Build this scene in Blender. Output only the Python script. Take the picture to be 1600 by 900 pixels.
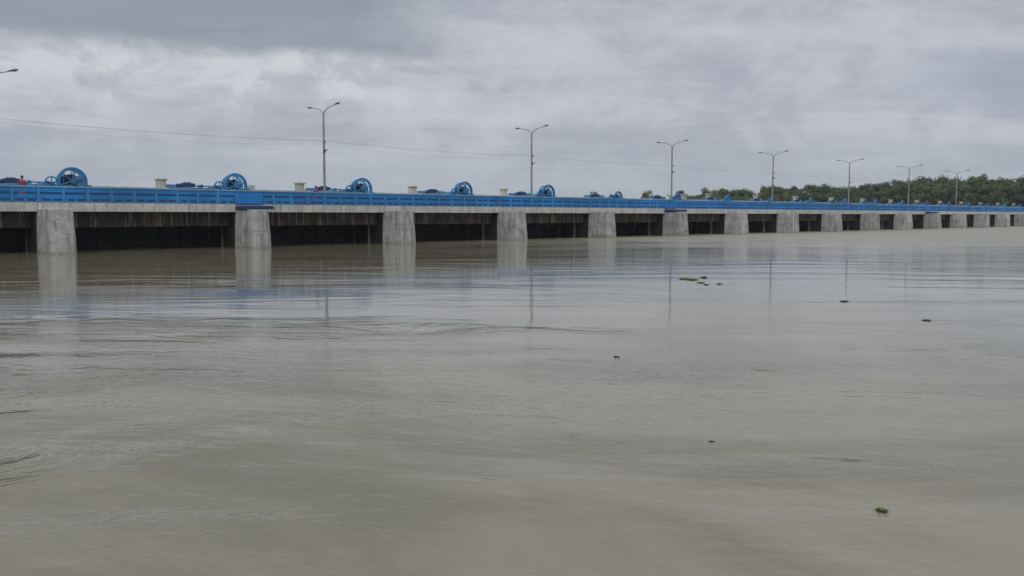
import bpy, bmesh, math, random
from mathutils import Vector, Matrix
random.seed(7)
R = math.radians
sc = bpy.context.scene
for o in list(bpy.data.objects): bpy.data.objects.remove(o)
COL = sc.collection

# ------------------------------------------------------------------ camera
W_, H_, F_ = 1600.0, 900.0, 1386.0
CAMZ = 2.45
TH = math.atan((450 - 337) / F_)
cd = bpy.data.cameras.new('camera'); cam = bpy.data.objects.new('camera', cd); COL.objects.link(cam)
cd.sensor_width = 36; cd.lens = 36 * F_ / W_; cd.clip_start = .05; cd.clip_end = 20000
cam.location = (0, 0, CAMZ); cam.rotation_euler = (R(90) - TH, 0, 0)
sc.camera = cam

# ------------------------------------------------------------------ sky (overcast)
SUN_EL, SUN_AZ = 42, 186       # degrees; azimuth clockwise from +Y (behind the camera)
w = bpy.data.worlds.new('World'); sc.world = w; w.use_nodes = True
nt = w.node_tree; nt.nodes.clear()
def N(t, tree=None, **k):
    n = (tree or nt).nodes.new(t)
    for a, b in k.items(): setattr(n, a, b)
    return n
class G:
    """small helper for building math node chains"""
    def __init__(s, tree): s.t = tree
    def put(s, sock, v):
        if hasattr(v, 'is_linked') or isinstance(v, bpy.types.NodeSocket): s.t.links.new(v, sock)
        else: sock.default_value = v
    def m(s, op, a, b=0.0, c=None, clamp=False):
        n = s.t.nodes.new('ShaderNodeMath'); n.operation = op; n.use_clamp = clamp
        s.put(n.inputs[0], a); s.put(n.inputs[1], b)
        if c is not None: s.put(n.inputs[2], c)
        return n.outputs[0]
    def ss(s, v, a, b, lo=0.0, hi=1.0):
        n = s.t.nodes.new('ShaderNodeMapRange'); n.interpolation_type = 'SMOOTHSTEP'
        s.put(n.inputs[0], v); n.inputs[1].default_value = a; n.inputs[2].default_value = b
        n.inputs[3].default_value = lo; n.inputs[4].default_value = hi
        return n.outputs[0]
    def lin(s, v, a, b, lo=0.0, hi=1.0):
        n = s.t.nodes.new('ShaderNodeMapRange')
        s.put(n.inputs[0], v); n.inputs[1].default_value = a; n.inputs[2].default_value = b
        n.inputs[3].default_value = lo; n.inputs[4].default_value = hi
        return n.outputs[0]
    def mix(s, f, a, b, bt='MIX'):
        n = s.t.nodes.new('ShaderNodeMix'); n.data_type = 'RGBA'; n.blend_type = bt
        s.put(n.inputs[0], f)
        for i, v in ((6, a), (7, b)):
            if isinstance(v, tuple): n.inputs[i].default_value = (*v[:3], 1)
            else: s.t.links.new(v, n.inputs[i])
        return n.outputs[2]
    def noise(s, vec, scale, detail=4, rough=.5, dist=0.0):
        n = s.t.nodes.new('ShaderNodeTexNoise'); s.t.links.new(vec, n.inputs['Vector'])
        n.inputs['Scale'].default_value = scale; n.inputs['Detail'].default_value = detail
        n.inputs['Roughness'].default_value = rough; n.inputs['Distortion'].default_value = dist
        return n.outputs[0]
    def comb(s, x, y, z=0.0):
        n = s.t.nodes.new('ShaderNodeCombineXYZ')
        s.put(n.inputs[0], x); s.put(n.inputs[1], y); s.put(n.inputs[2], z)
        return n.outputs[0]
    def mapv(s, vec, scale=(1, 1, 1), rot=(0, 0, 0), loc=(0, 0, 0)):
        n = s.t.nodes.new('ShaderNodeMapping'); s.t.links.new(vec, n.inputs[0])
        n.inputs['Location'].default_value = loc; n.inputs['Rotation'].default_value = rot; n.inputs['Scale'].default_value = scale
        return n.outputs[0]
def lin3(r, g, b):
    f = lambda v: (v / 255 / 12.92) if v <= 10 else ((v / 255 + .055) / 1.055) ** 2.4
    return (f(r), f(g), f(b))
g = G(nt)
SKYSTR = 0.1
tc = N('ShaderNodeTexCoord'); sep = N('ShaderNodeSeparateXYZ'); nt.links.new(tc.outputs['Generated'], sep.inputs[0])
dx, dy, dz = sep.outputs
den = g.m('ADD', g.m('MAXIMUM', dz, 0.0), .10)
cl = g.comb(g.m('DIVIDE', dx, den), g.m('DIVIDE', dy, den))          # clouds lie on a flat layer overhead
n1 = g.noise(g.mapv(cl, (1, 1, 1), (0, 0, R(-28))), .75, 6, .55, .35)
n2 = g.noise(g.mapv(cl, (.55, 1.7, 1), (0, 0, R(24)), (3.1, 7.7, 0)), 1.5, 6, .62, .6)
n3 = g.noise(g.mapv(tc.outputs['Generated'], (1, 1, 1.9), (0, R(20), 0)), 6.5, 6, .6, .6)
nn = g.m('ADD', g.m('MULTIPLY', n1, .36), g.m('ADD', g.m('MULTIPLY', n2, .22), g.m('MULTIPLY', n3, .42)))
wisp = g.noise(g.mapv(tc.outputs['Generated'], (1, 1, 2.3), (0, R(-24), R(10)), (1.3, .4, 2.2)), 16, 6, .68, .9)
nn = g.m('ADD', g.m('MULTIPLY', nn, .80), g.m('MULTIPLY', wisp, .20))
t = g.ss(nn, .41, .60)
base = g.mix(t, lin3(161, 165, 176), lin3(188, 191, 199))
el = g.m('DIVIDE', dz, g.m('SQRT', g.m('ADD', g.m('MULTIPLY', dx, dx), g.m('MULTIPLY', dy, dy))))
azx = g.m('DIVIDE', dx, g.m('MAXIMUM', dy, .02))
front = g.ss(dy, .1, .4)
hz = g.ss(el, .105, .0)
base = g.mix(g.m('MULTIPLY', hz, .8), base, lin3(158, 168, 182))
# bright bank of cloud in the left half, under the dark one
bw = g.m('ADD', el, g.m('MULTIPLY', g.m('SUBTRACT', n3, .5), .10))
bright = g.m('MULTIPLY', g.ss(bw, .075, .145), g.ss(azx, .12, -.22))
bright = g.m('MULTIPLY', bright, front)
bn = g.ss(g.noise(g.mapv(tc.outputs['Generated'], (1, 1, 1.8)), 12, 7, .68, .9), .40, .62)
base = g.mix(g.m('MULTIPLY', bright, g.m('MULTIPLY_ADD', bn, .70, .16)), base, lin3(204, 206, 211))
# dark cloud deck upper left
n4 = g.noise(g.mapv(tc.outputs['Generated'], (1, 1, 3.4)), 5, 5, .55, .3)
ed = g.m('ADD', el, g.m('ADD', g.m('MULTIPLY', g.m('SUBTRACT', n4, .5), .055), g.m('MULTIPLY', azx, -.018)))
dark = g.m('MULTIPLY', g.ss(ed, .166, .188), g.ss(g.m('ADD', azx, g.m('MULTIPLY', g.m('SUBTRACT', n1, .5), .25)), .02, -.20))
dark = g.m('MULTIPLY', dark, g.ss(el, .62, .3))
dark = g.m('MULTIPLY', g.m('MULTIPLY', dark, front), g.m('MULTIPLY_ADD', n2, .5, .66), clamp=True)
base = g.mix(dark, base, lin3(136, 144, 155))
# slate patch far right
sl = g.m('MULTIPLY', g.ss(g.m('ABSOLUTE', g.m('SUBTRACT', g.m('ADD', el, g.m('MULTIPLY', g.m('SUBTRACT', n4, .5), .08)), .135)), .05, .0), g.ss(azx, .36, .60))
base = g.mix(g.m('MULTIPLY', sl, .75), base, lin3(150, 160, 177))
up = g.ss(dz, .32, .9)
base = g.mix(up, base, (.78, .80, .83))
skyt = N('ShaderNodeTexSky', sky_type='NISHITA', sun_disc=False)
skyt.sun_elevation = R(SUN_EL); skyt.sun_rotation = R(SUN_AZ)
sc10 = N('ShaderNodeVectorMath', operation='SCALE'); nt.links.new(base, sc10.inputs[0]); sc10.inputs['Scale'].default_value = 1 / SKYSTR
fin = g.mix(.95, skyt.outputs[0], sc10.outputs[0])
bg = N('ShaderNodeBackground'); bg.inputs[1].default_value = SKYSTR; nt.links.new(fin, bg.inputs[0])
wo = N('ShaderNodeOutputWorld'); nt.links.new(bg.outputs[0], wo.inputs[0])

# ------------------------------------------------------------------ sun behind cloud
sd = bpy.data.lights.new('sun', 'SUN'); so = bpy.data.objects.new('sun', sd); COL.objects.link(so)
sd.energy = 1.0; sd.angle = R(25); sd.color = (1, .97, .92)
a = R(SUN_AZ); e = R(SUN_EL)
sv = Vector((math.sin(a) * math.cos(e), math.cos(a) * math.cos(e), math.sin(e)))
so.rotation_euler = sv.to_track_quat('Z', 'Y').to_euler(); so.location = (0, -50, 80)

vs = sc.view_settings; vs.view_transform = 'Standard'; vs.look = 'None'; vs.gamma = 1; vs.exposure = .11; vs.use_curve_mapping = False
sc.render.engine = 'CYCLES'

# ------------------------------------------------------------------ picture to place
def ray(x, y):
    a, b = (x - 800) / F_, (450 - y) / F_
    return Vector((a, math.cos(TH) + b * math.sin(TH), b * math.cos(TH) - math.sin(TH)))
def onz(x, y, z=0.0):
    r = ray(x, y); k = (z - CAMZ) / r.z
    return Vector((r.x * k, r.y * k, z))
vp = ray(2180, 337)
PHI = math.atan2(vp.y, vp.x)
U = Vector((math.cos(PHI), math.sin(PHI), 0)); M = Vector((-math.sin(PHI), math.cos(PHI), 0))
O = onz(62, 395.5)
def sd_at(x, d, y=337):
    """distance along the barrage (s) and depth factor where pixel column x meets the line d metres behind its face"""
    r = ray(x, y); q = O + d * M
    den = r.x * U.y - r.y * U.x
    s = (r.y * q.x - r.x * q.y) / den
    return s
def zat(x, y, d):
    s = sd_at(x, d, y); p = O + s * U + d * M; r = ray(x, y)
    return CAMZ + r.z * (p.y / r.y)
def P(s, d, z=0): v = O + s * U + d * M; return Vector((v.x, v.y, z))
BAY = (sd_at(1587, 0) - sd_at(62, 0)) / 15
print('PHI', math.degrees(PHI), 'O', O, 'BAY', BAY, 'top pier', zat(62, 325, -2), 'rail', zat(62, 291, 0), 'fascia', zat(62, 330.5, 0), zat(62, 316.5, 0), 'lampfork', zat(508, 178, 8.2))

# ------------------------------------------------------------------ materials
def mat(name):
    m = bpy.data.materials.new(name); m.use_nodes = True
    b = m.node_tree.nodes['Principled BSDF']
    return m, m.node_tree, b
def setc(tree, b, v, inp='Base Color'):
    if isinstance(v, tuple): b.inputs[inp].default_value = (*v, 1)
    else: tree.links.new(v, b.inputs[inp])
def bump(tree, b, h, dist, strength=1.0):
    n = tree.nodes.new('ShaderNodeBump'); n.inputs['Distance'].default_value = dist; n.inputs['Strength'].default_value = strength
    tree.links.new(h, n.inputs['Height']); tree.links.new(n.outputs[0], b.inputs['Normal'])
def worldpos(tree):
    return tree.nodes.new('ShaderNodeNewGeometry').outputs['Position']
def objrand(tree): return tree.nodes.new('ShaderNodeObjectInfo').outputs['Random']

def concrete(name, c1, c2, stain, streak=.5, joints=True, streakc=None):
    m, tr, b = mat(name); q = G(tr); p = worldpos(tr)
    loc = q.mapv(p, (1, 1, 1), (0, 0, -PHI))
    n = q.noise(loc, 1.1, 7, .65); c = q.mix(q.ss(n, .35, .65), c1, c2)
    blot = q.noise(loc, 3.2, 5, .7, .4)
    c = q.mix(q.m('MULTIPLY', q.ss(blot, .55, .70), stain), c, tuple(v * .38 for v in c1))
    st = q.noise(q.mapv(loc, (2.6, 2.6, .16)), 1.6, 5, .7)
    c = q.mix(q.m('MULTIPLY', q.ss(st, .50, .66), streak), c, streakc or tuple(v * .45 for v in c1))
    sep = tr.nodes.new('ShaderNodeSeparateXYZ'); tr.links.new(loc, sep.inputs[0])
    if joints:   # pour joints about every 0.9 m, broken up by noise
        jz = q.m('ABSOLUTE', q.m('SUBTRACT', q.m('FRACT', q.m('DIVIDE', q.m('ADD', sep.outputs[2], .12), .92)), .5))
        j = q.m('MULTIPLY', q.ss(jz, .035, .0), q.ss(q.noise(loc, 2.0, 3), .35, .6))
        c = q.mix(q.m('MULTIPLY', j, .6), c, tuple(v * .35 for v in c1))
        al = q.m('MULTIPLY', q.ss(q.noise(q.mapv(loc, (1, 1, .45)), 1.3, 5, .7), .52, .66), .55)
        c = q.mix(al, c, (.15, .155, .10))
        rust = q.m('MULTIPLY', q.ss(q.noise(q.mapv(loc, (3.5, 3.5, .12)), 1.1, 4, .6), .60, .70), .5)
        c = q.mix(rust, c, (.19, .13, .085))
        wet = q.ss(q.m('ADD', sep.outputs[2], q.m('MULTIPLY', q.noise(loc, 2.5, 4), .25)), .42, .10)
        c = q.mix(q.m('MULTIPLY', wet, .5), c, (.17, .155, .12))
    hs = tr.nodes.new('ShaderNodeHueSaturation'); tr.links.new(c, hs.inputs['Color'])
    tr.links.new(q.lin(objrand(tr), 0, 1, .88, 1.12), hs.inputs['Value'])
    setc(tr, b, hs.outputs[0]); b.inputs['Roughness'].default_value = .9
    bump(tr, b, q.noise(loc, 9, 6, .7), .03, .6)
    return m
M_PIER = concrete('pier_concrete', (.29, .295, .29), (.45, .45, .435), .95, .75)
M_DECK = concrete('deck_concrete', (.44, .44, .42), (.58, .57, .55), .45, .55, joints=False, streakc=(.17, .165, .15))
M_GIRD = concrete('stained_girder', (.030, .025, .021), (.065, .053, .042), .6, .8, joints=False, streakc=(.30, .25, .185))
M_POST = concrete('pale_concrete', (.40, .40, .36), (.55, .55, .48), .35, .35, joints=False)

def paint(name, c, rough=.5, dirt=.35, dirtc=None, scale=4, metal=0):
    m, tr, b = mat(name); q = G(tr); p = worldpos(tr)
    n = q.noise(p, scale, 6, .65); st = q.noise(q.mapv(p, (5, 5, .5)), 1.5, 4, .65)
    k = q.m('MULTIPLY', q.m('MAXIMUM', q.ss(n, .52, .72), q.ss(st, .54, .72)), dirt)
    cc = q.mix(q.ss(q.noise(p, .35, 3), .35, .65), tuple(v * .82 for v in c), tuple(min(1, v * 1.15) for v in c))
    cc = q.mix(k, cc, dirtc or tuple(v * .4 for v in c))
    setc(tr, b, cc); b.inputs['Roughness'].default_value = rough; b.inputs['Metallic'].default_value = metal
    return m
M_BLUE = paint('blue_railing_paint', (.008, .20, .54), .55, .6, (.02, .08, .20))
M_RPOST = paint('lighter_blue_paint', (.03, .24, .52), .5, .45, (.03, .10, .2))
M_CAP = paint('skylit_blue_paint', (.16, .31, .48), .5, .4)  # coping blue made paler, sky light on the rail top put into the colour
M_DBLUE = paint('dark_blue_paint', (.012, .045, .13), .6, .3)
M_GEAR = paint('gear_blue_paint', (.03, .20, .44), .4, .5, (.02, .05, .08))
M_LGEAR = paint('light_blue_paint', (.10, .32, .55), .4, .4, (.05, .12, .2))
M_DARK = paint('dark_greased_steel', (.012, .014, .022), .45, .4, (.05, .035, .02))
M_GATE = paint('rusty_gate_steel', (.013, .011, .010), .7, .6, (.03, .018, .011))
M_GALV = paint('galvanised_pole', (.27, .275, .30), .45, .3, metal=.3)
M_HEAD = paint('lamp_housing', (.06, .06, .065), .4, .3)
M_LENS = paint('lamp_lens', (.35, .35, .33), .2, .1)
M_WIRE = paint('wire_sheath', (.30, .30, .32), .6, .1)
M_ROAD = paint('asphalt', (.05, .05, .05), .9, .3, scale=1)

# ------------------------------------------------------------------ mesh helpers
def box(bm, x0, x1, y0, y1, z0, z1, bev=0):
    r = bmesh.ops.create_cube(bm, size=1)
    vs_ = r['verts']
    bmesh.ops.scale(bm, vec=(x1 - x0, y1 - y0, z1 - z0), verts=vs_)
    bmesh.ops.translate(bm, vec=((x0 + x1) / 2, (y0 + y1) / 2, (z0 + z1) / 2), verts=vs_)
    if bev:
        ed = list({e for v in vs_ for e in v.link_edges})
        bmesh.ops.bevel(bm, geom=ed, offset=bev, segments=1, affect='EDGES')
def cyl(bm, p0, p1, r0, r1=None, n=12, cap=True):
    p0, p1 = Vector(p0), Vector(p1); d = p1 - p0
    mt = Matrix.Translation((p0 + p1) / 2) @ d.to_track_quat('Z', 'Y').to_matrix().to_4x4()
    bmesh.ops.create_cone(bm, cap_ends=cap, segments=n, radius1=r0, radius2=r0 if r1 is None else r1, depth=d.length, matrix=mt)
def tube(bm, pts, rads, n=8):
    rings = []
    pts = [Vector(p) for p in pts]
    for i, p in enumerate(pts):
        t_ = (pts[min(i + 1, len(pts) - 1)] - pts[max(i - 1, 0)]).normalized()
        qx = t_.orthogonal().normalized() if i == 0 else (qx - t_ * qx.dot(t_)).normalized()
        qy = t_.cross(qx)
        r = rads[i] if isinstance(rads, (list, tuple)) else rads
        rings.append([bm.verts.new(p + r * (math.cos(2 * math.pi * k / n) * qx + math.sin(2 * math.pi * k / n) * qy)) for k in range(n)])
    for i in range(len(rings) - 1):
        for k in range(n):
            bm.faces.new((rings[i][k], rings[i][(k + 1) % n], rings[i + 1][(k + 1) % n], rings[i + 1][k]))
    bm.faces.new(rings[0][::-1]); bm.faces.new(rings[-1])
def obj(name, bm, m, parent=None, smooth=False, loc=(0, 0, 0)):
    bmesh.ops.recalc_face_normals(bm, faces=bm.faces)
    me = bpy.data.meshes.new(name); bm.to_mesh(me); bm.free()
    for mm in (m if isinstance(m, (list, tuple)) else [m]): me.materials.append(mm)
    if smooth:
        for f in me.polygons: f.use_smooth = True
    o = bpy.data.objects.new(name, me); COL.objects.link(o); o.location = loc
    if parent: o.parent = parent
    return o
def tag(o, label=None, cat=None, group=None, kind=None):
    if label: o['label'] = label
    if cat: o['category'] = cat
    if group: o['group'] = group
    if kind: o['kind'] = kind
    return o
def thing(name, label, cat, loc=(0, 0, 0), rz=0, group=None):
    o = bpy.data.objects.new(name, None); COL.objects.link(o); o.location = loc; o.rotation_euler = (0, 0, rz)
    o.empty_display_size = .3
    return tag(o, label, cat, group)
def copy_tree(o, parent=None):
    c = o.copy(); COL.objects.link(c); c.parent = parent
    for ch in list(o.children): copy_tree(ch, c)
    return c
B = bmesh.new
ORD = ['first', 'second', 'third', 'fourth', 'fifth', 'sixth', 'seventh', 'eighth', 'ninth', 'tenth', 'eleventh', 'twelfth', 'thirteenth', 'fourteenth', 'fifteenth', 'sixteenth', 'seventeenth', 'eighteenth', 'nineteenth', 'twentieth']

# ------------------------------------------------------------------ water
bm = B()
S = 9000
vsq = [bm.verts.new(v) for v in ((-S, -600, 0), (S, -600, 0), (S, S, 0), (-S, S, 0))]; bm.faces.new(vsq)
m, tr, b = mat('silty_river_water'); q = G(tr); p = worldpos(tr)
big = q.noise(q.mapv(p, (.05, .11, 1)), 1, 4, .55, .6)
patch = q.ss(big, .40, .62)
c = q.mix(q.ss(q.noise(q.mapv(p, (.14, .30, 1), (0, 0, R(15)), loc=(4, 9, 0)), 1, 6, .62, 1.2), .35, .65), (.178, .162, .107), (.255, .234, .170))
setc(tr, b, c)
b.inputs['IOR'].default_value = 1.333
pr = q.mapv(p, (1, 1, 1), (0, 0, R(12)))
h1 = q.noise(q.mapv(pr, (.5, 1.0, 1)), 5.5, 3, .55, .5)     # ripples
h0 = q.noise(q.mapv(p, (.6, 1.0, 1), (0, 0, R(-9))), 17, 3, .6, .6)
h2 = q.noise(q.mapv(pr, (.40, 1.0, 1)), 1.3, 3, .5, .8)      # wavelets
h3 = q.noise(q.mapv(p, (.30, 1.0, 1), (0, 0, R(-6))), .28, 3, .5, 1.2)  # swell and boils
spp = tr.nodes.new('ShaderNodeSeparateXYZ'); tr.links.new(p, spp.inputs[0])
calm = q.ss(spp.outputs[1], 6, 24, 1.6, .27)
# choppy, silt-laden water drawn towards the gates of the farther bays
rt = tr.nodes.new('ShaderNodeMapping'); rt.vector_type = 'TEXTURE'; tr.links.new(p, rt.inputs[0])
rt.inputs['Location'].default_value = O; rt.inputs['Rotation'].default_value = (0, 0, PHI)
rs = tr.nodes.new('ShaderNodeSeparateXYZ'); tr.links.new(rt.outputs[0], rs.inputs[0])
wv = q.m('MULTIPLY', q.m('SUBTRACT', q.noise(p, .06, 3), .5), 26)
cn = q.ss(q.noise(q.mapv(p, (.12, .35, 1), (0, 0, R(8))), 1, 5, .6, .5), .30, .62)
along = q.ss(q.m('ADD', rs.outputs[0], q.m('MULTIPLY', wv, 1.6)), 15, 85)
near = q.lin(rs.outputs[1], -95, -6, 0, 1); near = q.m('POWER', near, 1.1)
chop = q.m('MULTIPLY', along, q.m('MULTIPLY', near, q.m('MULTIPLY_ADD', cn, .55, .45)), clamp=True)
tr.links.new(q.m('MULTIPLY_ADD', chop, .50, .04), b.inputs['Roughness'])
setc(tr, b, q.mix(chop, c, (.30, .28, .225)))
calm = q.m('ADD', calm, q.m('MULTIPLY', q.m('POWER', chop, .6), 2.8))
amp1 = q.m('MULTIPLY', q.m('MULTIPLY_ADD', patch, .0080, .0030), calm)
amp2 = q.m('MULTIPLY', q.m('MULTIPLY_ADD', patch, .018, .008), calm)
# long crested wakes and slow eddies, bent by a warp field
wx = q.m('MULTIPLY', q.m('SUBTRACT', q.noise(p, .16, 2), .5), 9)
wy = q.m('MULTIPLY', q.m('SUBTRACT', q.noise(q.mapv(p, loc=(31, 7, 0)), .20, 2), .5), 7)
ep = q.comb(q.m('ADD', spp.outputs[0], wx), q.m('ADD', spp.outputs[1], wy))
h4 = q.noise(q.mapv(ep, (.22, 1.6, 1), (0, 0, R(14))), .95, 3, .55, .3)
em = q.ss(q.noise(q.mapv(p, (.5, 1, 1), loc=(5, 2, 0)), .13, 3, .5, .6), .44, .60)
em = q.m('MULTIPLY', em, q.m('MULTIPLY', q.ss(spp.outputs[1], 24, 13), q.ss(spp.outputs[0], 5, -2, .25, 1)))
h5 = q.noise(q.mapv(ep, (.55, 1.5, 1), (0, 0, R(-20))), 3.4, 3, .6, .4)
he = q.m('MULTIPLY', em, q.m('ADD', q.m('MULTIPLY', h4, .11), q.m('MULTIPLY', h5, .034)))
h = q.m('ADD', q.m('ADD', q.m('ADD', he, q.m('MULTIPLY', h0, q.m('MULTIPLY', amp1, .30))), q.m('MULTIPLY', h1, amp1)), q.m('ADD', q.m('MULTIPLY', h2, amp2), q.m('MULTIPLY', h3, .036)))
bump(tr, b, h, 1.0, 1.0)
tag(obj('water', bm, m), kind='structure')

# ------------------------------------------------------------------ far bank (right) behind the barrage
bm = B()
def bankpt(s, d, z): v = P(s, d, z); return bm.verts.new(v)
rows = []
S0 = BAY * 20.6
for j in range(40):
    d = -180 + j * 22
    wob = 2.5 * math.sin(j * .9) + 1.5 * math.sin(j * 2.3)
    rows.append([bankpt(S0 - 3 + wob, d, -.6), bankpt(S0 + wob, d, .5), bankpt(S0 + 6 + wob, d, 1.5), bankpt(S0 + 30, d, 1.9 + .3 * math.sin(j)), bankpt(S0 + 600, d, 2.0)])
for a_, b_ in zip(rows, rows[1:]):
    for k in range(4): bm.faces.new((a_[k], a_[k + 1], b_[k + 1], b_[k]))
m, tr, b = mat('grassy_bank'); q = G(tr); p = worldpos(tr)
setc(tr, b, q.mix(q.ss(q.noise(p, .4, 6, .65), .4, .6), (.05, .075, .025), (.14, .115, .07))); b.inputs['Roughness'].default_value = .95
bump(tr, b, q.noise(p, 3, 6, .7), .3)
tag(obj('river_bank', bm, m), kind='structure')

# ------------------------------------------------------------------ barrage
K0, K1 = -3, 20            # piers
BAR = thing('barrage', 'long grey concrete river barrage with a row of piers and dark openings', 'barrage', O, PHI)
PW = 1.45
JOINT = (1, 5, 11)
def pier_mesh(ztop=2.9):
    bm = B()
    # plan outline of the nose (rounded), battered outward toward the base
    def ring(z, ext, wd):
        pts = []
        x0, x1 = -wd, PW + wd
        y = -2.35 - ext; r = .30
        pts.append((x0, 18.0)); pts.append((x0, y + r))
        for k in range(1, 6): a_ = math.pi / 2 * k / 6; pts.append((x0 + r - r * math.cos(a_), y + r - r * math.sin(a_)))
        pts.append((x0 + r, y)); pts.append((x1 - r, y))
        for k in range(1, 6): a_ = math.pi / 2 * k / 6; pts.append((x1 - r + r * math.sin(a_), y + r - r * math.cos(a_)))
        pts.append((x1, y + r)); pts.append((x1, 18.0))
        return [bm.verts.new((X, Y, z)) for X, Y in pts]
    rr = [ring(-1.5, .32, .12), ring(.9, .18, .06), ring(ztop - .05, .02, 0), ring(ztop, -.03, -.05)]
    for A, C in zip(rr, rr[1:]):
        n = len(A)
        for k in range(n): bm.faces.new((A[k], A[(k + 1) % n], C[(k + 1) % n], C[k]))
    bm.faces.new(rr[-1])
    return bm
pier = obj('pier', pier_mesh(), M_PIER, BAR)
for k in range(K0, K1 + 1):
    o = pier if k == K0 else pier.copy()
    if k != K0: COL.objects.link(o); o.parent = BAR
    o.location = (k * BAY, 0, random.uniform(-.01, .01))
# deck span: slab with fascia, overhang, from pier to pier
def deck_bm():
    bm = B()
    g_ = .02
    box(bm, g_, BAY - g_, 0, .22, 2.72, 3.31, .012)          # fascia
    box(bm, g_, BAY - g_, .222, 10.2, 3.0, 3.28)             # slab
    box(bm, g_, BAY - g_, 10.202, 10.42, 2.72, 3.31, .012)
    return bm
dk = obj('deck', deck_bm(), M_DECK, BAR)
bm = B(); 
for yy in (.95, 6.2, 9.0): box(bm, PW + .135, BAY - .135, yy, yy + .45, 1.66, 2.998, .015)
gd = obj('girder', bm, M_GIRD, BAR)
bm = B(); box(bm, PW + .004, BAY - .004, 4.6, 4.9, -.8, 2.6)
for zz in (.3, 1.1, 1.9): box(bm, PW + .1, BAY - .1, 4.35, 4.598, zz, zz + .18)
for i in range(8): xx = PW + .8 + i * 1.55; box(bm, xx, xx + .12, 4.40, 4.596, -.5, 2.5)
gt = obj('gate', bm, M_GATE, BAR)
def make_shade_plate(xa, xb):  # dark plates added along the pier sides to stand in for under-deck shade
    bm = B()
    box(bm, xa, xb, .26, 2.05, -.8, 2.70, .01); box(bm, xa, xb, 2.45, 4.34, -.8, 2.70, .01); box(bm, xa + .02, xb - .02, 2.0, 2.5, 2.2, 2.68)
    return obj('shade_plate', bm, M_GATE, BAR)
gg = make_shade_plate(PW + .004, PW + .13); gg2 = make_shade_plate(BAY - .13, BAY - .004)
bm = B(); box(bm, .02, BAY - .02, 12.2, 16.6, 4.25, 4.86, .02)
for yy in (12.4, 15.6): box(bm, .3, 1.1, yy, yy + .7, 2.90, 4.248)
hd = obj('hoist_deck', bm, M_POST, BAR)
bm = B(); box(bm, .02, BAY - .02, .6, 1.9, 3.281, 3.42, .01); box(bm, .02, BAY - .02, 8.6, 9.9, 3.281, 3.42, .01)
wk = obj('walkway', bm, M_DECK, BAR)
bm = B(); box(bm, .0, BAY, 1.905, 8.595, 3.281, 3.30)
rd = obj('roadway', bm, M_ROAD, BAR)
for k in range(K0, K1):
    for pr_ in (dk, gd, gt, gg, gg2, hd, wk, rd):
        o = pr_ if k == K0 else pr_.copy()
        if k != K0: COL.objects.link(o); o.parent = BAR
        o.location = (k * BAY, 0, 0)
bm = B(); box(bm, -.12, PW + .75, -1.7, -.004, 2.93, 3.20, .02)
jp = obj('joint_plate', bm, M_DBLUE, BAR)
for i, k in enumerate(JOINT):
    o = jp if i == 0 else jp.copy()
    if i: COL.objects.link(o); o.parent = BAR
    o.location = (k * BAY, 0, 0)

# railings -------------------------------------------------------------
NP = 9; DP = BAY / NP
def rail_panel_bm(full):
    bm = B()
    ZB = 3.312
    box(bm, 0.0, BAY - .03, .02, .20, ZB, 3.38)                        # sill
    box(bm, 0.0, BAY - .03, .03, .17, 3.57, 3.85, .01)                # middle rail
    box(bm, 0.0, BAY - .03, .03, .17, 4.00, 4.29, .01)                # upper rail
    for i in range(NP * 2):                                           # stub feet under the middle rail
        x = i * DP / 2; box(bm, x + .02 + (.16 if i % 2 == 0 else 0), x + (.34 if i % 2 == 0 else .20), .045, .155, 3.381, 3.569)
    if not full:
        for i in range(NP): box(bm, i * DP, i * DP + .16, -.005, .21, 3.385, 4.295)
    return bm
def make_railing(label, d, far=False):
    RT = thing('bridge_railing', label, 'railing', P(0, d), PHI)
    bm = rail_panel_bm(True); pn = obj('railing_panel', bm, M_BLUE, RT); pn.location = (-100, 0, 0)
    bm = rail_panel_bm(False); ps = obj('railing_panel', bm, M_BLUE, RT)
    bm = B(); box(bm, 0, .16, -.005, .21, 3.385, 4.295, .015); po = obj('post', bm, M_RPOST, pn)
    bm = B(); box(bm, 0.0, BAY - .03, -.03, .235, 4.297, 4.40, .02); cp = obj('coping', bm, M_CAP, RT)
    for i in range(NP):
        o = po if i == 0 else po.copy()
        if i: COL.objects.link(o); o.parent = pn
        o.location = (i * DP, 0, 0)
    fullk = [-1, 0, 1, 2, 3, 4] if not far else []
    first = True
    for k in range(K0, K1):
        if k in fullk:
            if k == fullk[0]: pn.location = (k * BAY, 0, 0)
            else: c_ = copy_tree(pn, RT); c_.location = (k * BAY, 0, 0)
        else:
            o = ps if k == K0 else ps.copy()
            if k != K0: COL.objects.link(o); o.parent = RT
            o.location = (k * BAY, 0, 0)
        o = cp if k == K0 else cp.copy()
        if k != K0: COL.objects.link(o); o.parent = RT
        o.location = (k * BAY, 0, 0)
    if far:
        for ch in list(pn.children): bpy.data.objects.remove(ch)
        bpy.data.objects.remove(pn)
    else:
        bm = B(); box(bm, -.1, PW + .72, -.10, -.006, 3.36, 4.0, .015); jpn = obj('solid_panel', bm, M_BLUE, RT)
        for i, k in enumerate(JOINT):
            o = jpn if i == 0 else jpn.copy()
            if i: COL.objects.link(o); o.parent = RT
            o.location = (k * BAY, 0, 0)
    return RT
make_railing('bright blue slotted railing along the near edge of the bridge', 0)
PRT = thing('bridge_parapet', 'dark blue solid parapet behind the slotted railing, on the far road side', 'parapet', P(0, 10.0), PHI)
bm = B(); box(bm, 0, BAY - .03, .02, .2, 3.312, 4.30, .01); pa = obj('parapet_panel', bm, M_DBLUE, PRT)
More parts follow.
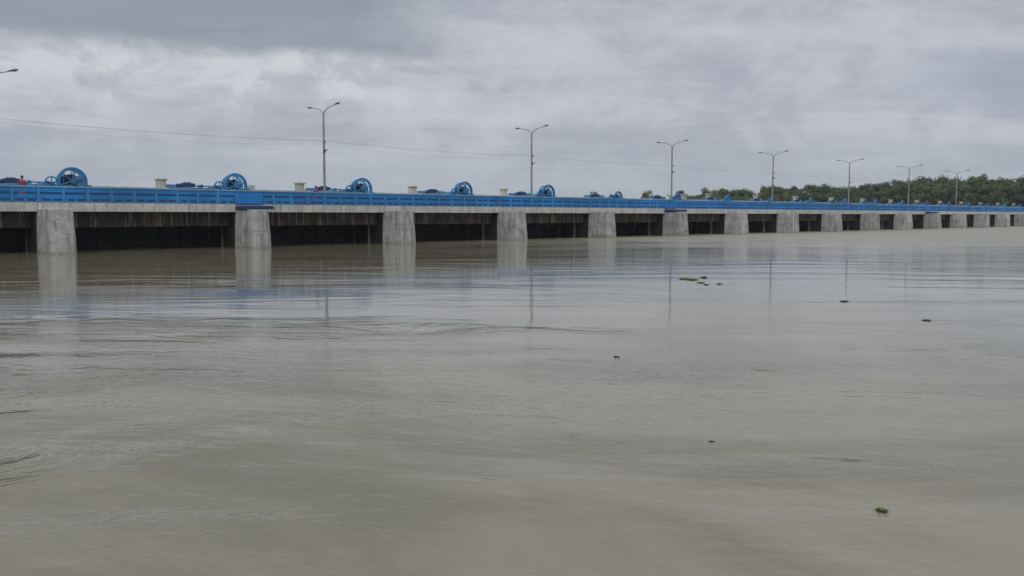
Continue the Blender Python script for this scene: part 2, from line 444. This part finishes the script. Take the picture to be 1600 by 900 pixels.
for k in range(K0, K1):
    o = pa if k == K0 else pa.copy()
    if k != K0: COL.objects.link(o); o.parent = PRT
    o.location = (k * BAY, 0, 0)

# hoists ---------------------------------------------------------------
def gear_bm(r, rim, wid, nt_, spokes, y0):
    bm = B(); n = nt_ * 2
    def rg(rad, y): return [bm.verts.new((rad(i) * math.cos(2 * math.pi * i / n), y, rad(i) * math.sin(2 * math.pi * i / n))) for i in range(n)]
    ro = lambda i: r if i % 2 else r * .965
    ri = lambda i: r - rim
    A = rg(ro, y0); C = rg(ro, y0 + wid); D = rg(ri, y0 + wid); E = rg(ri, y0)
    for q1, q2 in ((A, C), (C, D), (D, E), (E, A)):
        for i in range(n): bm.faces.new((q1[i], q1[(i + 1) % n], q2[(i + 1) % n], q2[i]))
    for s_ in range(spokes):
        a_ = 2 * math.pi * s_ / spokes + .3
        tube(bm, [(0, y0 + wid / 2, 0), ((r - rim * .6) * math.cos(a_), y0 + wid / 2, (r - rim * .6) * math.sin(a_))], wid * .28, 6)
    cyl(bm, (0, y0 - .06, 0), (0, y0 + wid + .06, 0), r * .17, n=16)
    return bm
def make_hoist(big=True):
    t_ = thing('gate_hoist', '', 'hoist', (0, 0, 0), PHI, 'blue gear hoists above the gates')
    r, cz = (1.16, 5.16) if big else (.82, 4.95)
    y0 = -1.35
    obj('large_gear', gear_bm(r, r * .20, .22, 44, 6, 0), M_GEAR, t_).location = (0, y0, cz)
    bm = B(); cyl(bm, (0, y0 + .3, cz), (0, .1, cz), r * .40, n=24)
    for yy in (.32, 1.3): cyl(bm, (0, y0 + yy, cz), (0, y0 + yy + .06, cz), r * .52, n=24)
    obj('drum', bm, M_DARK, t_)
    if big: obj('brake_wheel', gear_bm(r * .93, r * .14, .16, 40, 6, 0), M_LGEAR, t_).location = (.05, y0 + .75, cz - .02)
    bm = B()   # bearing stand: triangular side plate right of the drum, light blue
    vv = [(.05, cz + r * .40), (r * .60, cz + r * .40), (r * .80, 4.55), (r * .05, 4.55)]
    f0 = [bm.verts.new((x, y0 + .24, z)) for x, z in vv]; f1 = [bm.verts.new((x, y0 + .40, z)) for x, z in vv]
    bm.faces.new(f0); bm.faces.new(f1[::-1])
    for i in range(4): bm.faces.new((f0[i], f0[(i + 1) % 4], f1[(i + 1) % 4], f1[i]))
    obj('bearing_stand', bm, M_LGEAR, t_)
    sr = .52 if big else .40
    obj('small_gear', gear_bm(sr, .1, .16, 26, 5, 0), M_GEAR, t_).location = (-(r + sr) * .93, y0 + .02, cz - .12)
    bm = B(); cyl(bm, (-(r + sr) * .93, y0 + .2, cz - .12), (-(r + sr) * .93, .6, cz - .12), .12, n=10)
    vv = [(-2.75, 4.9), (-2.2, 5.12), (-1.3, 5.12), (-1.2, 4.9)]
    if not big: vv = [(x * .8, 4.9 + (z - 4.9) * .7) for x, z in vv]
    f0 = [bm.verts.new((x, y0 + .26, z)) for x, z in vv]; f1 = [bm.verts.new((x, y0 + .36, z)) for x, z in vv]
    bm.faces.new(f0); bm.faces.new(f1[::-1])
    for i in range(4): bm.faces.new((f0[i], f0[(i + 1) % 4], f1[(i + 1) % 4], f1[i]))
    obj('pinion_bracket', bm, M_LGEAR, t_)
    zb = 4.862
    bm = B(); box(bm, -6.2, 1.5, -1.2, -1.05, 4.55, 4.90); box(bm, -6.2, 1.5, -.3, -.15, zb, 4.95)
    for xx in (-6.1, -3.3, -.9, 1.3): box(bm, xx, xx + .12, -1.05, -.3, zb, 4.93)
    obj('base_frame', bm, M_LGEAR, t_)
    bm = B(); box(bm, -3.25, -2.9, -.95, -.4, 4.95, 5.16, .03)
    cyl(bm, (-3.075, -.95, 5.1), (-3.075, -.4, 5.1), .13, n=12); obj('brake', bm, M_LGEAR, t_)
    bm = B(); box(bm, -4.85, -3.7, -1.0, -.3, 4.96, 5.30, .04); box(bm, -4.6, -4.0, -.9, -.4, 5.30, 5.38, .02); cyl(bm, (-3.75, -.68, 5.08), (-2.2, -.68, 5.08), .05)
    cyl(bm, (-5.3, -.68, 5.08), (-4.75, -.68, 5.08), .16, n=14)
    obj('gearbox', bm, M_DBLUE, t_)
    bm = B(); box(bm, -6.2, -5.4, -.95, -.35, 4.96, 5.16, .04)
    obj('motor', bm, M_GEAR, t_)
    return t_
hb, hs_ = make_hoist(True), make_hoist(False)
S_G = sd_at(115, 12.2 + .0)
LAB = ['largest blue gear hoist, above the opening beside the leftmost full pier',
       'blue gear hoist above the second pier from the left', 'blue gear hoist just right of the nearest full street lamp',
       'blue gear hoist standing clear halfway between two street lamps', 'blue gear hoist just right of the second full street lamp',
       'low blue gear hoist alone against sky, left of the small brown far tree']
for k in range(-1, 19):
    big = k < 5
    src = hb if big else hs_
    o = src if k in (-1, 5) else copy_tree(src)
    p_ = P(S_G + k * BAY, 13.4); o.location = (p_.x, p_.y, 0)
    if 0 <= k < 6: o['label'] = LAB[k]
    elif k < 0: o['label'] = 'blue gear hoist cut by the left picture edge, only its motor end showing'
    else: o['label'] = 'low gear hoist against the far trees, %s from the left among those' % ORD[k - 6]

# pale concrete posts standing on the hoist deck -------------------------
bm = B(); box(bm, -.36, .36, -.3, .3, 4.862, 5.52, .03); box(bm, -.45, .45, -.38, .38, 5.522, 5.66, .02)
pp = obj('concrete_block', bm, M_POST); 
PX = [253, 469, 645, 787, 927, 1068, 1106, 1180, 1242, 1298, 1347, 1391, 1432, 1468, 1501, 1531, 1558, 1583]
PLAB = ['squat grey concrete block left of the second hoist', 'pale green-grey concrete block left of the nearest full lamp', 'grey concrete block left of the fourth hoist, over a pier',
        'grey concrete block left of the second full lamp', 'grey concrete block between fifth and sixth hoist, weathered dark on its right', 'pale block just right of the third full lamp', 'pale block rising in front of the rounded olive tree']
for i, x in enumerate(PX):
    o = pp if i == 0 else pp.copy()
    if i: COL.objects.link(o)
    d = 12.9; p_ = P(sd_at(x, d), d); o.location = (p_.x, p_.y, 0 if i < 5 else (.05 if i == 5 else .22)); o.rotation_euler = (0, 0, PHI)
    lab = PLAB[i] if i < len(PLAB) else 'small pale block before the far trees, %s of that row from left' % ORD[i - len(PLAB)]
    tag(o, lab, 'block', 'pale concrete blocks on the hoist deck')
bm = B(); box(bm, -.28, .28, -.3, .3, 4.862, 5.3, .03)
o = obj('low_concrete_block', bm, M_POST); p_ = P(sd_at(393, 12.9), 12.9); o.location = (p_.x, p_.y, 0); o.rotation_euler = (0, 0, PHI)
tag(o, 'low plain concrete block just right of the second gear hoist', 'block')

# street lamps ---------------------------------------------------------
def make_lamp():
    t_ = thing('street_lamp', '', 'street lamp', (0, 0, 0), PHI, 'double-armed street lamps along the bridge')
    bm = B(); tube(bm, [(0, 0, 3.42), (0, 0, 3.9), (0, 0, 3.92), (0, 0, 11.9)], [.17, .17, .13, .085], 12)
    box(bm, -.2, .2, -.2, .2, 3.40, 3.46)
    obj('pole', bm, M_GALV, t_, smooth=False)
    for s_ in (-1, 1):
        pts = [(0, s_ * .0, 11.75), (0, s_ * .12, 12.0), (0, s_ * .40, 12.22), (0, s_ * .85, 12.40), (0, s_ * 1.45, 12.50), (0, s_ * 1.9, 12.56)]
        bm = B(); tube(bm, pts, [.05, .05, .045, .04, .035, .035], 8); obj('arm', bm, M_GALV, t_)
        bm = B()
        prof = [(0, .05, .04), (.12, .10, .06), (.35, .15, .085), (.6, .14, .08), (.76, .07, .045)]
        rg = []
        for (l, wd, ht) in prof:
            rg.append([bm.verts.new((wd * math.cos(a_), s_ * (1.85 + l), 12.57 + l * .14 + ht * math.sin(a_) * (1 if math.sin(a_) > 0 else .55))) for a_ in [2 * math.pi * i / 12 for i in range(12)]])
        for A, C in zip(rg, rg[1:]):
            for i in range(12): bm.faces.new((A[i], A[(i + 1) % 12], C[(i + 1) % 12], C[i]))
        bm.faces.new(rg[0]); bm.faces.new(rg[-1])
        hd_ = obj('lamp_head', bm, M_HEAD, t_)
        bm = B(); box(bm, -.09, .09, min(s_ * 2.1, s_ * 2.45), max(s_ * 2.1, s_ * 2.45), 12.55, 12.60, .01)
        obj('lens', bm, M_LENS, hd_)
    bm = B(); tube(bm, [(0, 0, 8.45), (.0, -.55, 8.5), (0, -.6, 8.62)], .035, 6); box(bm, -.09, .09, -.16, -.07, 8.3, 8.6)
    obj('bracket', bm, M_HEAD, t_)
    bm = B(); cyl(bm, (0, -.07, 9.3), (0, -.26, 9.3), .03); cyl(bm, (0, -.22, 9.22), (0, -.22, 9.42), .045); 
    obj('insulator', bm, M_HEAD, t_)
    return t_
lamp = make_lamp()
DL = 8.2
s0 = sd_at(508, DL); sL = (sd_at(1493, DL) - s0) / 6
LL = ['street lamp mostly cut by the left picture edge, one arm tip showing', 'nearest full double-armed street lamp, tallest in the picture', 'double-armed street lamp beside the fifth gear hoist, middle of the picture',
      'double-armed street lamp at the left end of the far trees', 'double-armed street lamp rising from tree tops, fourth full lamp from left', 'double-armed street lamp, fifth full lamp from left', 'small faint lamp whose arms just clear the tree tops', 'faintest farthest street lamp, its head barely above the trees']
lampS = []
for i in range(8):
    s_ = s0 + (i - 1) * sL
    o = lamp if i == 0 else copy_tree(lamp)
    p_ = P(s_, DL); o.location = (p_.x, p_.y, 0); o['label'] = LL[i]; lampS.append(s_)
lamp.rotation_euler = (0, 0, PHI + R(42))
# overhead wires -------------------------------------------------------
for lab, zz, sag, dd, i1 in (('thin upper overhead wire strung between the street lamps', 9.38, .25, -.22, 8), ('thin lower overhead wire sagging between the lamps on the left', 9.15, .62, -.12, 8)):
    bm = B(); pts = []
    ss_ = [lampS[0] - sL] + lampS[:i1]
    for a_, b_ in zip(ss_, ss_[1:]):
        for j in range(14):
            t2 = j / 14; pts.append(P(a_ + (b_ - a_) * t2, DL + dd, zz - 4 * sag * t2 * (1 - t2)))
    pts.append(P(ss_[-1], DL + dd, zz))
    tube(bm, pts, .012 if sag < .3 else .005, 6)
    tag(obj('overhead_wire', bm, M_WIRE), lab, 'wire', 'overhead wires along the bridge')

# ------------------------------------------------------------------ trees
def foliage_mat(name, c1, c2):
    m, tr, b = mat(name); q = G(tr); p = worldpos(tr)
    at = tr.nodes.new('ShaderNodeAttribute'); at.attribute_name = 'leafrand'
    f = q.m('ADD', q.m('MULTIPLY', at.outputs['Fac'], .6), q.m('MULTIPLY', q.noise(p, .5, 4), .4))
    c = q.mix(q.ss(f, .25, .75), c1, c2)
    hs = tr.nodes.new('ShaderNodeHueSaturation'); tr.links.new(c, hs.inputs['Color'])
    r_ = objrand(tr)
    tr.links.new(q.lin(r_, 0, 1, .75, 1.25), hs.inputs['Value']); tr.links.new(q.lin(q.m('FRACT', q.m('MULTIPLY', r_, 7.3)), 0, 1, .47, .52), hs.inputs['Hue'])
    setc(tr, b, hs.outputs[0]); b.inputs['Roughness'].default_value = .75
    return m
F_DEEP = foliage_mat('deep_green_leaves', (.04, .07, .034), (.085, .13, .055))
F_MID = foliage_mat('mid_green_leaves', (.045, .08, .03), (.09, .135, .045))
F_OLIVE = foliage_mat('olive_leaves', (.055, .065, .028), (.11, .12, .05))
M_BARK = paint('bark', (.09, .07, .05), .9, .4)
def make_tree(seed, h, cw, base, fm, nleaf, topsharp=1.0, leaf=.28):
    rnd = random.Random(seed)
    t_ = thing('broadleaf_tree', '', 'tree', (0, 0, 0), 0, 'trees along the far bank')
    bm = B(); lean = rnd.uniform(-.4, .4)
    tube(bm, [(0, 0, -.3), (lean * .2, 0, h * .3), (lean, .1, h * .62), (lean * 1.1, .1, h * .9)], [.26, .2, .12, .03], 7)
    clumps = []
    for i in range(26):
        zz = base + (h - base) * (rnd.random() ** .8) * .92
        f = (zz - base) / (h - base)
        prof = math.sqrt(max(0.05, 1 - (2 * f ** topsharp - .85) ** 2 / 1.4))
        a_ = rnd.uniform(0, 6.28); rr = cw / 2 * prof * rnd.uniform(.25, .85)
        cpos = Vector((math.cos(a_) * rr + lean * f, math.sin(a_) * rr, zz))
        clumps.append((cpos, rnd.uniform(.55, 1.25) * cw / 7, rnd.random()))
        tube(bm, [(lean * f * .6, 0, max(h * .25, zz - rr * .9 - .5)), cpos], [.07, .02], 5)
    obj('trunk', bm, M_BARK, t_)
    me = bpy.data.meshes.new('crown'); vv = []; ff = []; lr = []
    for i in range(nleaf):
        cpos, cr, cv = clumps[rnd.randrange(len(clumps))]
        v = Vector((rnd.gauss(0, 1), rnd.gauss(0, 1), rnd.gauss(0, .75)))
        v = v.normalized() * cr * (rnd.random() ** .45) * rnd.choice((1, 1, 1, 1.25))
        c_ = cpos + v
        nrm = (v.normalized() + Vector((rnd.uniform(-.7, .7), rnd.uniform(-.7, .7), rnd.uniform(-.2, .9)))).normalized()
        x = nrm.orthogonal().normalized(); y = nrm.cross(x); a_ = rnd.uniform(0, 6.28)
        x, y = x * math.cos(a_) + y * math.sin(a_), y * math.cos(a_) - x * math.sin(a_)
        s_ = leaf * rnd.uniform(.6, 1.3)
        k = len(vv); vv += [c_ - x * s_, c_ - y * s_ * .55, c_ + x * s_, c_ + y * s_ * .55]; ff.append((k, k + 1, k + 2, k + 3))
        lr.append(min(1, max(0, cv * .6 + rnd.random() * .4)))
    me.from_pydata(vv, [], ff); at = me.attributes.new('leafrand', 'FLOAT', 'FACE')
    at.data.foreach_set('value', lr); me.materials.append(fm)
    c = bpy.data.objects.new('crown', me); COL.objects.link(c); c.parent = t_
    return t_
protos = [make_tree(1, 11.5, 8.5, 1.2, F_DEEP, 3600), make_tree(2, 12.5, 6.5, 1.0, F_MID, 3200), make_tree(3, 10.0, 9.5, .8, F_MID, 3600),
          make_tree(4, 13.5, 5.2, 1.5, F_DEEP, 2600, .8), make_tree(5, 9.5, 8.0, .6, F_OLIVE, 3200), make_tree(6, 12.0, 7.5, 1.0, F_DEEP, 3400)]
used = [False] * 6
# skyline of the photograph: (pixel x, pixel y of the top) -> height at the distance of the bank
SKY = [(1055, 303), (1062, 294), (1072, 305), (1080, 305), (1092, 303), (1106, 293), (1118, 300), (1130, 293), (1140, 304), (1150, 295), (1165, 297), (1180, 304), (1200, 288), (1215, 290), (1235, 291), (1252, 294), (1262, 302), (1272, 288),
       (1282, 288), (1300, 292), (1315, 293), (1330, 292), (1350, 285), (1365, 288), (1380, 284), (1400, 281), (1420, 279), (1440, 278), (1452, 275), (1465, 282), (1475, 278), (1485, 284), (1497, 276), (1512, 280), (1522, 274), (1540, 279), (1557, 275), (1567, 284), (1577, 277), (1590, 279), (1605, 276)]
def skyy(x):
    if x <= SKY[0][0]: return SKY[0][1]
    for (a_, ya), (b_, yb) in zip(SKY, SKY[1:]):
        if a_ <= x <= b_: return ya + (yb - ya) * (x - a_) / (b_ - a_)
    return SKY[-1][1]
HP = [11.5, 12.5, 10.0, 13.5, 9.5, 12.0]
def put_tree(x, row, top, kind=None, sc_w=1.0, lab=None):
    d_s = S0 + 9 + row * 8
    # point on the bank line at picture column x (line runs away from the barrage)
    r = ray(x, 337); q0 = O + d_s * U
    den_ = r.x * M.y - r.y * M.x
    dd = (r.y * q0.x - r.x * q0.y) / den_
    p_ = q0 + dd * M
    z = CAMZ + (337 - top) / F_ * p_.y
    k = kind if kind is not None else random.randrange(6)
    s_ = max(.25, (z - 1.6) / HP[k])
    o = protos[k] if not used[k] else copy_tree(protos[k]); used[k] = True
    o.location = (p_.x, p_.y, 1.6); o.rotation_euler = (0, 0, random.uniform(0, 6.28)); o.scale = (s_ * sc_w, s_ * sc_w, s_)
    return o, p_
cnt = 0
kinds = ['spreading tree', 'slim tree', 'bushy tree', 'tall narrow tree', 'olive tree', 'dense tree']
spots = []
for (x, y) in SKY: spots.append((x, 0, y, {1106: 4, 1062: 3, 1282: 2, 1350: 3, 1200: 0, 1130: 1}.get(x)))
x = 1062
while x < 1640:
    spots.append((x, 1, skyy(x) + random.uniform(0, 6), None)); x += random.uniform(8, 13)
x = 1070
while x < 1650:
    spots.append((x, -.7, skyy(x) + random.uniform(5, 14), random.choice((2, 4, 0, 2)))); x += random.uniform(9, 15)
spots.sort()
LM = [(1050, 'beside the third full lamp'), (1075, 'right of the third full lamp'), (1106, 'between third and fourth full lamps'), (1150, 'left of the fourth full lamp'), (1204, 'at the fourth full lamp'),
      (1240, 'right of the fourth full lamp'), (1272, 'left of the fifth full lamp'), (1325, 'around the fifth full lamp'), (1365, 'right of the fifth full lamp'), (1417, 'around the faint sixth full lamp'),
      (1450, 'right of the sixth full lamp'), (1493, 'under the farthest lamp'), (1530, 'right of the farthest lamp'), (1565, 'near the right picture edge'), (1600, 'at the right picture edge'), (1650, 'just beyond the right picture edge')]
seen = {}
rown = {0: 'skyline', 1: 'back', -.7: 'low front'}
for (x, row, y, kd) in spots:
    o, p_ = put_tree(x, row, y, kd, random.uniform(.85, 1.1))
    kk = o.children[0].data.name
    nm = min(LM, key=lambda t_: abs(t_[0] - x))[1]
    ki = [i for i, pr_ in enumerate(protos) if set(c_.data for c_ in pr_.children) == set(c_.data for c_ in o.children)][0]
    key = (ki, row, nm); seen[key] = seen.get(key, 0) + 1
    suf = '' if seen[key] == 1 else ', %s such' % ORD[seen[key] - 1]
    o['label'] = '%s-row %s %s%s' % (rown[row], kinds[ki], nm, suf)
# two low far trees standing alone left of the third lamp
for x, y, row, lab in ((1013, 297, 3, 'small brownish distant tree alone on the skyline left of the third full lamp'), (1031, 305, 3, 'tiny distant bush between the lone brownish tree and the third full lamp')):
    o, p_ = put_tree(x, row, y, 4, .8); o['label'] = lab

# ------------------------------------------------------------------ floating weeds
M_WEED = foliage_mat('water_weed_leaves', (.06, .11, .015), (.16, .24, .04))
M_DRY = foliage_mat('dead_weed', (.025, .022, .015), (.05, .045, .028))
def weed(x, y, size, label, m_, seed, flat=.5):
    rnd = random.Random(seed); p_ = onz(x, y)
    t_ = thing('floating_weed', label, 'floating weed', (p_.x, p_.y, 0), rnd.uniform(0, 6), 'weeds adrift on the river')
    vv = []; ff = []; lr = []
    n = 34
    for i in range(n):
        a_ = rnd.uniform(0, 6.28); rr = size * .5 * rnd.random() ** .6
        bx, by = math.cos(a_) * rr * 1.0, math.sin(a_) * rr * .8
        L = size * rnd.uniform(.16, .34); up_ = rnd.uniform(.2, 1) * flat
        d_ = Vector((math.cos(a_), math.sin(a_), up_ * 1.4)).normalized(); sdv = d_.cross(Vector((0, 0, 1))).normalized()
        b0 = Vector((bx * .6, by * .6, size * .03)); k = len(vv)
        for (l, w2, dz_) in ((0, .06, 0), (.4, .34, .02), (.8, .30, 0), (1, .04, -.12)):
            c_ = b0 + d_ * L * l + Vector((0, 0, dz_ * L)); vv += [c_ - sdv * L * w2, c_ + sdv * L * w2]
        for j in range(3): ff.append((k + 2 * j, k + 2 * j + 1, k + 2 * j + 3, k + 2 * j + 2)); lr.append(rnd.random())
    me = bpy.data.meshes.new('leaves'); me.from_pydata(vv, [], ff); at = me.attributes.new('leafrand', 'FLOAT', 'FACE'); at.data.foreach_set('value', lr)
    me.materials.append(m_); o = bpy.data.objects.new('leaves', me); COL.objects.link(o); o.parent = t_
    bm = B()
    for i in range(10):
        a_ = rnd.uniform(0, 6.28); L = size * rnd.uniform(.25, .5)
        tube(bm, [(0, 0, size * .02), (math.cos(a_) * L * .6, math.sin(a_) * L * .6, size * .03), (math.cos(a_ + .3) * L, math.sin(a_ + .3) * L, size * .004)], size * .018, 5)
    obj('roots', bm, M_DRY, t_)
weed(1378, 799, .115, 'small bright green floating weed, nearest the camera at lower right', M_WEED, 1, .9)
weed(964, 558, .12, 'dark lone scrap of weed in the middle of the river', M_DRY, 2)
weed(1448, 501, .24, 'flat dark strip of weed drifting at right, alone', M_DRY, 3, .2)
weed(1068, 436, .55, 'greenish weed, leftmost of the drifting cluster', M_WEED, 4, .25)
weed(1081, 437, .5, 'wide dark weed beside the leftmost one of the cluster', M_WEED, 5, .25)
weed(1099, 434, .35, 'uppermost dark weed in the middle of the cluster', M_DRY, 6, .4)
weed(1095, 442, .35, 'pale low weed in the middle of the cluster', M_WEED, 7, .3)
weed(1103, 445, .22, 'lowest small dark scrap in the middle of the cluster', M_DRY, 8, .4)
weed(1125, 444, .24, 'small dark weed, rightmost of the cluster', M_DRY, 9, .5)
weed(1319, 471, .28, 'faint weed scrap right of the cluster, below the far piers', M_DRY, 10, .2)
weed(1112, 690, .07, 'tiny faint scrap of weed in open water above and left of the green one', M_DRY, 11, .2)

# ------------------------------------------------------------------ people on the walkway
def cloth(name, c): return paint(name, c, .85, .2)
M_SKIN = paint('skin', (.17, .085, .05), .6, .1); M_HAIR = paint('hair', (.01, .009, .008), .6, .1)
def skinned(name, joints, edges, m_, parent):
    me = bpy.data.meshes.new(name); me.from_pydata([j[0] for j in joints], edges, []); me.materials.append(m_)
    o = bpy.data.objects.new(name, me); COL.objects.link(o); o.parent = parent
    md = o.modifiers.new('skin', 'SKIN'); md.use_smooth_shade = True
    for i, j in enumerate(joints):
        sv_ = me.skin_vertices[0].data[i]; r_ = j[1]; sv_.radius = r_ if isinstance(r_, tuple) else (r_, r_); sv_.use_root = (i == 0)
    sb = o.modifiers.new('sub', 'SUBSURF'); sb.levels = 1; sb.render_levels = 2
    return o
def person(x, d, h, label, top, bottom, lean=0.0, gown=False):
    p_ = P(sd_at(x, d), d, 3.42); k = h / 1.7
    t_ = thing('person', label, 'person', p_, PHI, 'people on the bridge'); t_.scale = (k, k, k)
    f = lambda z: -lean * max(0, z - .9)          # lean toward the railing (-y)
    J = [((0, f(.95), .95), (.13, .10)), ((0, f(1.2), 1.2), (.13, .10)), ((0, f(1.4), 1.38), (.16, .10)), ((0, f(1.5), 1.47), .055), ((0, f(1.56), 1.54), .06),
         ((0, f(1.6) - .01, 1.60), (.075, .09)), ((0, f(1.68), 1.67), (.055, .065)),
         ((-.09, 0, .88), .085), ((-.10, -.01, .48), .058), ((-.10, .02, .09), .04), ((-.11, -.12, .04), .035),
         ((.09, 0, .88), .085), ((.10, -.03, .48), .058), ((.11, .0, .09), .04), ((.12, -.14, .04), .035)]
    E = [(0, 1), (1, 2), (2, 3), (3, 4), (4, 5), (5, 6), (0, 7), (7, 8), (8, 9), (9, 10), (0, 11), (11, 12), (12, 13), (13, 14)]
    for s_ in (-1, 1):
        n = len(J)
        J += [((s_ * .19, f(1.4), 1.36), .05), ((s_ * .23, f(1.4) - .06, 1.10), .04), ((s_ * .17, f(1.4) - .30, 1.03), .03), ((s_ * .15, f(1.4) - .38, 1.02), .026)]
        E += [(2, n), (n, n + 1), (n + 1, n + 2), (n + 2, n + 3)]
    skinned('body', J, E, M_SKIN, t_)
    bm = B()                                       # garment follows the torso, with sleeves
    def ring(z, rx, ry, y): return [bm.verts.new((rx * math.cos(2 * math.pi * i / 16), y + ry * math.sin(2 * math.pi * i / 16), z)) for i in range(16)]
    zs = [(1.46, .09, .07), (1.42, .19, .11), (1.30, .19, .135), (1.10, .165, .13), (.95, .18, .145)] + ([(.6, .22, .19), (.25, .25, .23)] if gown else [(.80, .195, .155)])
    rg = [ring(z, a_, b_, f(z)) for z, a_, b_ in zs]
    for A, C in zip(rg, rg[1:]):
        for i in range(16): bm.faces.new((A[i], A[(i + 1) % 16], C[(i + 1) % 16], C[i]))
    for s_ in (-1, 1): tube(bm, [(s_ * .15, f(1.4), 1.40), (s_ * .205, f(1.4) - .01, 1.32), (s_ * .235, f(1.4) - .055, 1.12)], [.07, .068, .058], 10)
    obj('shirt' if not gown else 'dress', bm, top, t_, smooth=True)
    if not gown:
        bm = B()
        for s_ in (-1, 1): tube(bm, [(s_ * .085, 0, .93), (s_ * .10, -.01, .5), (s_ * .105, .01, .10)], [.11, .085, .065], 10)
        obj('trousers', bm, bottom, t_, smooth=True)
    bm = B(); bmesh.ops.create_icosphere(bm, subdivisions=3, radius=1)
    for v in bm.verts:
        v.co = Vector((v.co.x * .092, v.co.y * .11 + .018, v.co.z * .10 + .02))
    obj('hair', bm, M_HAIR, t_, smooth=True).location = (0, f(1.62) + .012, 1.645)
    bm = B()                                       # nose, eyes, ears
    cyl(bm, (0, -.085, .0), (0, -.118, -.018), .018, .008, 8)
    for s_ in (-1, 1): bmesh.ops.create_icosphere(bm, subdivisions=1, radius=.02, matrix=Matrix.Translation((s_ * .085, 0, -.01)))
    obj('face', bm, M_SKIN, t_, smooth=True).location = (0, f(1.6), 1.60)
    return t_
person(37, 1.3, 1.62, 'person in a red top standing behind the railing at far left', cloth('red_cloth', (.30, .05, .10)), cloth('maroon_cloth', (.10, .02, .05)), .05, True)
person(493, .75, 1.45, 'person in purple leaning on the railing left of the nearest full lamp', cloth('purple_cloth', (.30, .09, .36)), cloth('indigo_cloth', (.05, .04, .10)), .25, True)
person(1043, .9, 1.6, 'person in a white shirt standing by the railing at the third full lamp', cloth('white_cloth', (.7, .7, .7)), cloth('dark_cloth', (.02, .02, .04)), .1)

# ------------------------------------------------------------------ humid air
bm = B(); box(bm, -420, 560, -30, 760, -3, 45)
hm = bpy.data.materials.new('humid_air'); hm.use_nodes = True; ht = hm.node_tree; ht.nodes.clear()
pv = ht.nodes.new('ShaderNodeVolumePrincipled'); pv.inputs['Color'].default_value = (.86, .92, 1, 1); pv.inputs['Density'].default_value = .0002; pv.inputs['Anisotropy'].default_value = .1
ho = ht.nodes.new('ShaderNodeOutputMaterial'); ht.links.new(pv.outputs[0], ho.inputs['Volume'])
tag(obj('haze', bm, hm), kind='stuff')
